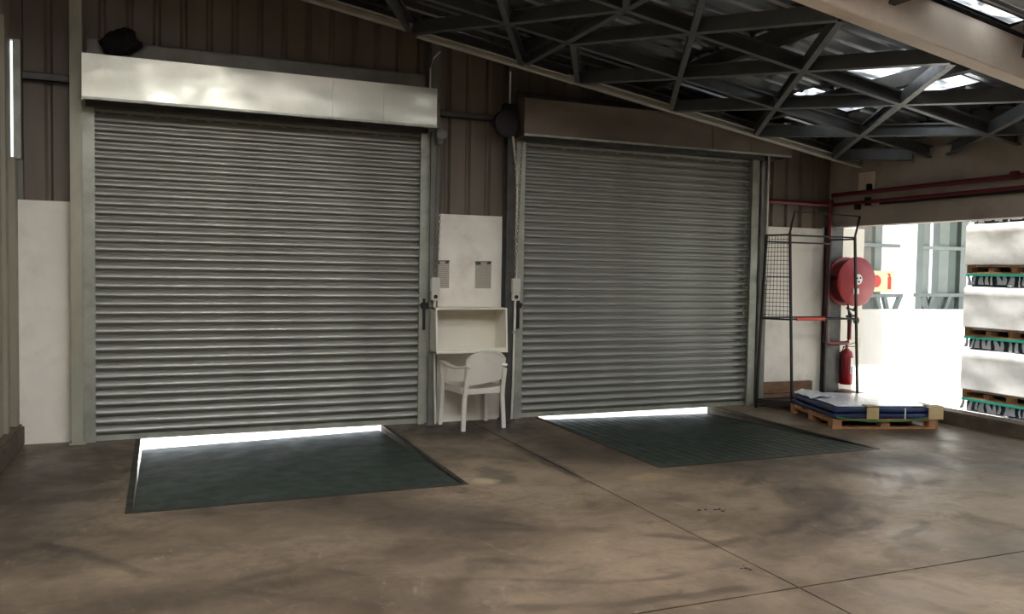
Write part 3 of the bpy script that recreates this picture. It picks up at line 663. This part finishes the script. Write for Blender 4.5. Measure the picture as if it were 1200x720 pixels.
# low wooden boards leaning at the wall behind the rack
r = root('timber_planks', (7.2, 8.4, 0), 'old brown timber boards on edge against the wall behind the rack', 'planks')
for i, (z0, z1, x1) in enumerate(((0, .135, 7.66), (.14, .275, 7.60))):
    build(MB().box(6.80, x1, 8.36+.015*i, 8.42+.015*i, z0, z1), 'plank', 'wood_old', r, bevel=.005)
build(MB().box(6.85, 6.93, 8.42, 8.46, 0, .26), 'batten', 'wood_old', r)

# ------------------------------------------------------------------ pallets
def pallet(parent, L=1.16, W=1.18, z=0.0, nb=7, h=.13, solid=False, nk=3, bw=.10):
    """boards and blocks in local coordinates, front edge along x"""
    for i in range(nb):
        yy = -W/2+(W-.10)*i/(nb-1); o = build(MB().box(-L/2, L/2, yy, yy+.10, z+h-.02, z+h), 'deck_board', 'wood', parent, True) if i == 0 else share(first, parent, (0, (W-.10)*i/(nb-1), 0))
        if i == 0: first = o
    for i in range(3):
        xx = -L/2+(L-.10)*i/2
        build(MB().box(xx, xx+.10, -W/2, W/2, z+h-.04, z+h-.02), 'stringer_board', 'wood', parent, True)
    for j in range(3):
        yy = -W/2+(W-.10)*j/2
        build(MB().box(-L/2, L/2, yy, yy+.10, z, z+.018), 'bottom_board', 'wood', parent, True)
        for i in range(nk):
            if solid and j < 2:
                if i == 0: build(MB().box(-L/2, L/2, yy, yy+.10, z+.018, z+h-.04), 'stringer', 'wood', parent, True)
                if i == 0 and j == 1: build(MB().box(L/2-.02, L/2, yy+.10, W/2-.10, z+.001, z+h-.04), 'stringer', 'wood', parent, True)
                continue
            xx = -L/2+(L-bw)*i/(nk-1); build(MB().box(xx, xx+bw, yy, yy+.10, z+.018, z+h-.04), 'block', 'wood', parent, True)
ang = math.radians(-17.5); ux, uy = Vector((math.cos(ang), math.sin(ang), 0)), Vector((-math.sin(ang), math.cos(ang), 0))
pc = Vector((6.49, 6.84, 0))+ux*.58+uy*.53
r = root('wooden_pallet', pc, 'wooden pallet on the floor under the folded navy sheets', 'pallet', rz=ang); pallet(r, 1.16, 1.06, 0, 6, .105)
b1 = root('sheet_bundle', pc+Vector((0, 0, .105)), 'folded navy sheets under clear film, lying flat on the floor pallet', 'sheets', rz=ang)
def puff(L, W, z0, z1, name, mt, parent, rad=.06, nz=5, amp=.012, seed=0.0, nu=14, nv=14):
    """soft-edged flat block"""
    mb = MB(); per = []
    for i in range(nu): per.append((-1+2*i/nu, -1))
    for i in range(nv): per.append((1, -1+2*i/nv))
    for i in range(nu): per.append((1-2*i/nu, 1))
    for i in range(nv): per.append((-1, 1-2*i/nv))
    n = len(per); vs = []; fs = []
    def pos(a, b_, t, z):
        x_, y_ = a*(L/2-t), b_*(W/2-t)
        q = noise.noise((x_*3+seed, y_*3, z*6+seed)); return (x_+(amp*q if abs(a) == 1 else 0), y_+(amp*q if abs(b_) == 1 else 0), z+(amp*noise.noise((x_*2.5, y_*2.5, seed+7)) if z > (z0+z1)/2 else 0))
    hh = z1-z0; lv = [(rad, z0), (.0, z0+min(rad, hh*.3))]+[(0, z0+min(rad, hh*.3)+(hh-2*min(rad, hh*.3))*k/nz) for k in range(1, nz+1)]+[(rad*.35, z1-min(rad, hh*.3)*.25), (rad, z1), (rad*2.5, z1+.002)]
    for t, z in lv:
        for a, b_ in per: vs.append(pos(a, b_, t, z))
    for k in range(len(lv)-1):
        for i in range(n): j = (i+1) % n; fs.append((k*n+i, k*n+j, (k+1)*n+j, (k+1)*n+i))
    fs.append(tuple(range(n))[::-1]); 
    base = len(vs); vs.append((0, 0, z1+.004)); last = (len(lv)-1)*n
    for i in range(n): fs.append((last+i, last+(i+1) % n, base))
    mb.add(vs, fs); return build(mb, name, mt, parent, True, True)
puff(1.14, 1.07, 0, .055, 'folded_sheet', 'navy', b1, .02, 2, .012, 1); puff(1.12, 1.05, .057, .115, 'folded_sheet', 'navy', b1, .025, 2, .012, 4); puff(1.02, .95, .118, .132, 'film_cover', 'film', b1, .02, 1, .010, 8)
for xx, s in ((-.22, .13), (.46, .16)):
    mb = MB(); mb.box(xx, xx+s, -.556, -.546, -.0, .125); mb.box(xx, xx+s, -.556, -.44, .134, .142); build(mb, 'card_protector', 'card', b1, True)
build(MB().sweep([(-.55, -.55, .02), (-.2, -.558, -.02), (.2, -.558, -.015), (.55, -.55, .03)], [(-.003, -.008), (.003, -.008), (.003, .008), (-.003, .008)]), 'strap', 'strap_green', b1, True)
mb = MB(); mb.box(.195, .205, -.555, -.547, 0, .12); build(mb, 'strap', 'label_white', b1, True)
mb = MB()
mb.grid(lambda u, v: (-.56+.25*u, .0+.5*v, .137+.03*noise.noise((u*4, v*5, 2))+.03*math.sin(u*3)), 8, 8, (0, 0, .004)); build(mb, 'film_fold', 'film', b1, True, True)

# stacked wrapped loads on the apron beyond the kerb
def load(z, label, n):
    cx, cy_ = 8.93, 6.27
    p = root('wooden_pallet', (cx, cy_, z), 'wooden pallet '+label[0], 'pallet', 'pallets of the wrapped stack', rz=math.pi/2)
    pallet(p, 1.14, 1.14, 0, 6, .105, True, 5, .06)
    l = root('wrapped_load', (cx, cy_, z+.105), 'white film-wrapped load '+label[1], 'wrapped load', 'wrapped loads beyond the kerb')
    puff(1.16, 1.18, -.03, .45, 'wrapped_body', 'wrap', l, .03, 6, .010, n*3.3)
    puff(1.06, 1.08, .44, .565, 'dark_goods', 'wrap_dark', l, .02, 3, .01, n*5.1)
    build(MB().box(-.575, .575, -.575, .575, .565, .592), 'teal_slip_sheet', 'teal', l, True)
    mb = MB(); rr = random.Random(n)
    for i in range(16):      # torn film tails along the side facing the hall
        yy = -.56+1.12*i/15+rr.uniform(-.012, .012); wd = rr.uniform(.010, .045); sk = rr.uniform(-.04, .02); lo = rr.uniform(.452, .475)
        mb.grid(lambda u, v: (-.548-.010*(1-v)-.004*math.sin(v*4+i)-.006*math.sin(u*3), yy+wd*(u-.5)*(1+.8*(1-v))+sk*(1-v)+.004*math.sin(v*4+i), lo+(.565-lo)*v), 2, 5, (.001, 0, 0))
    build(mb, 'film_tails', 'film', l, True, True)
load(-.44, ('lowest, on the apron, mostly hidden by the kerb', 'lowest of the stack, just showing above the kerb'), 0)
load(.258, ('second from the bottom of the wrapped stack', 'second from the bottom of the stack beyond the kerb'), 1)
load(.956, ('third from the bottom of the wrapped stack', 'third from the bottom of the stack, below the fascia'), 2)
load(1.654, ('topmost in the wrapped stack', 'topmost of the stack, right under the fascia'), 3)

# ------------------------------------------------------------------ beyond the open side
cn = MB(); cn.box(8.05, 8.62, 6.6, 7.2, 3.14, 3.17); cn.hexa([(8.06, 7.2, 3.16), (14, 7.2, 2.6), (14, 9.8, 2.6), (8.06, 9.8, 3.16), (8.06, 7.2, 3.2), (14, 7.2, 2.64), (14, 9.8, 2.64), (8.06, 9.8, 3.2)])  # unseen roof sheet added to keep sun off posts and hose reel
tag(build(cn, 'shade_canopy', 'outer_sheet'), 'unseen thin sheet roof added to shade the yard posts and hose reel', 'shade_canopy', kind='structure')
wf = MB(); wf.box(8.47, 16, WY, WY+.18, -.44, 1.165)
tag(build(wf, 'wall_yard', 'yard_wall'), kind='structure')
r = root('steel_screen', (10, 9.0, -1.15), 'pale steel post and rail screen standing behind the low white wall', 'screen')
for x0, x1, mt in ((9.0, 9.13, 'steel_grey'), (9.2, 9.33, 'outer_steel'), (10.12, 10.24, 'outer_steel'), (10.43, 10.62, 'outer_steel'), (10.86, 11.0, 'outer_steel'), (12.2, 12.4, 'outer_steel')):
    mb = MB(); mb.box(x0, x1, 9.0, 9.012, -1.15, 3.0); mb.box(x0, x0+.012, 9.012, 9.12, -1.15, 3.0); mb.box(x1-.012, x1, 9.012, 9.12, -1.15, 3.0); build(mb, 'post', mt, r)
for x0, x1, z in ((9.0, 9.62, 2.04), (10.05, 11.0, 2.03), (9.0, 9.7, 1.34), (9.95, 11.0, 1.35)): build(MB().box(x0, x1, 8.95, 9.0, z-.025, z+.025), 'rail', 'outer_steel', r)
for a, b_ in ((9.22, 9.36), (9.66, 9.45), (9.36, 9.50), (10.1, 10.28), (10.62, 10.42), (10.28, 10.14)): build(MB().bar((a, 8.97, 1.33), (b_, 8.97, .9), .06, .05, (0, 1, 0)), 'brace', 'outer_steel', r)
cl = cladding(10.62, 10.86, -1.15, 9.06, r, 3.0, 'outer_sheet')
r = root('fire_sign', (9.0, 8.86, 1.40), 'cream fire point sign with red reel and extinguisher symbols beyond the hose reel', 'sign')
build(MB().box(8.98, 9.42, 8.86, 8.872, 1.395, 1.685), 'sign_board', 'sign_cream', r, bevel=.003)
build(MB().lathe([(.085, -.003), (.085, 0)], (9.10, 8.86, 1.54), 'y', 24), 'reel_symbol', 'sign_red', r)
mb = MB(); mb.box(9.31, 9.37, 8.857, 8.86, 1.43, 1.60); mb.box(9.325, 9.355, 8.857, 8.86, 1.60, 1.64); mb.box(9.30, 9.34, 8.857, 8.86, 1.63, 1.65); build(mb, 'extinguisher_symbol', 'sign_red', r)
build(MB().box(9.15, 9.25, 8.872, 9.0, 1.5, 1.56), 'sign_arm', 'steel_grey', r)

# ------------------------------------------------------------------ crumbs of debris on the floor
def crumb(x, y, s, label):
    r = root('debris', (x, y, 0), label, 'debris', 'debris on the concrete')
    rr = random.Random(int(x*100))
    for i in range(6):
        mb = MB(); px, py, q = x+rr.uniform(-s, s)*2, y+rr.uniform(-s, s), s*rr.uniform(.12, .4)
        pts = [(q*math.cos(a)*rr.uniform(.6, 1.2), q*math.sin(a)*rr.uniform(.6, 1.2)) for a in (0, 1.05, 2.1, 3.1, 4.2, 5.2)]
        mb.add([(px+a, py+b_, 0) for a, b_ in pts]+[(px+a*.5, py+b_*.5, q*.25) for a, b_ in pts], [(i_, (i_+1) % 6, 6+(i_+1) % 6, 6+i_) for i_ in range(6)]+[tuple(range(6, 12))])
        build(mb, 'crumb', 'debris', r)
crumb(3.45, 4.72, .05, 'brown crumbs on the concrete near the floor joint, further from the camera')
crumb(2.89, 3.70, .045, 'brown crumbs on the concrete beside the crossing of floor joints')
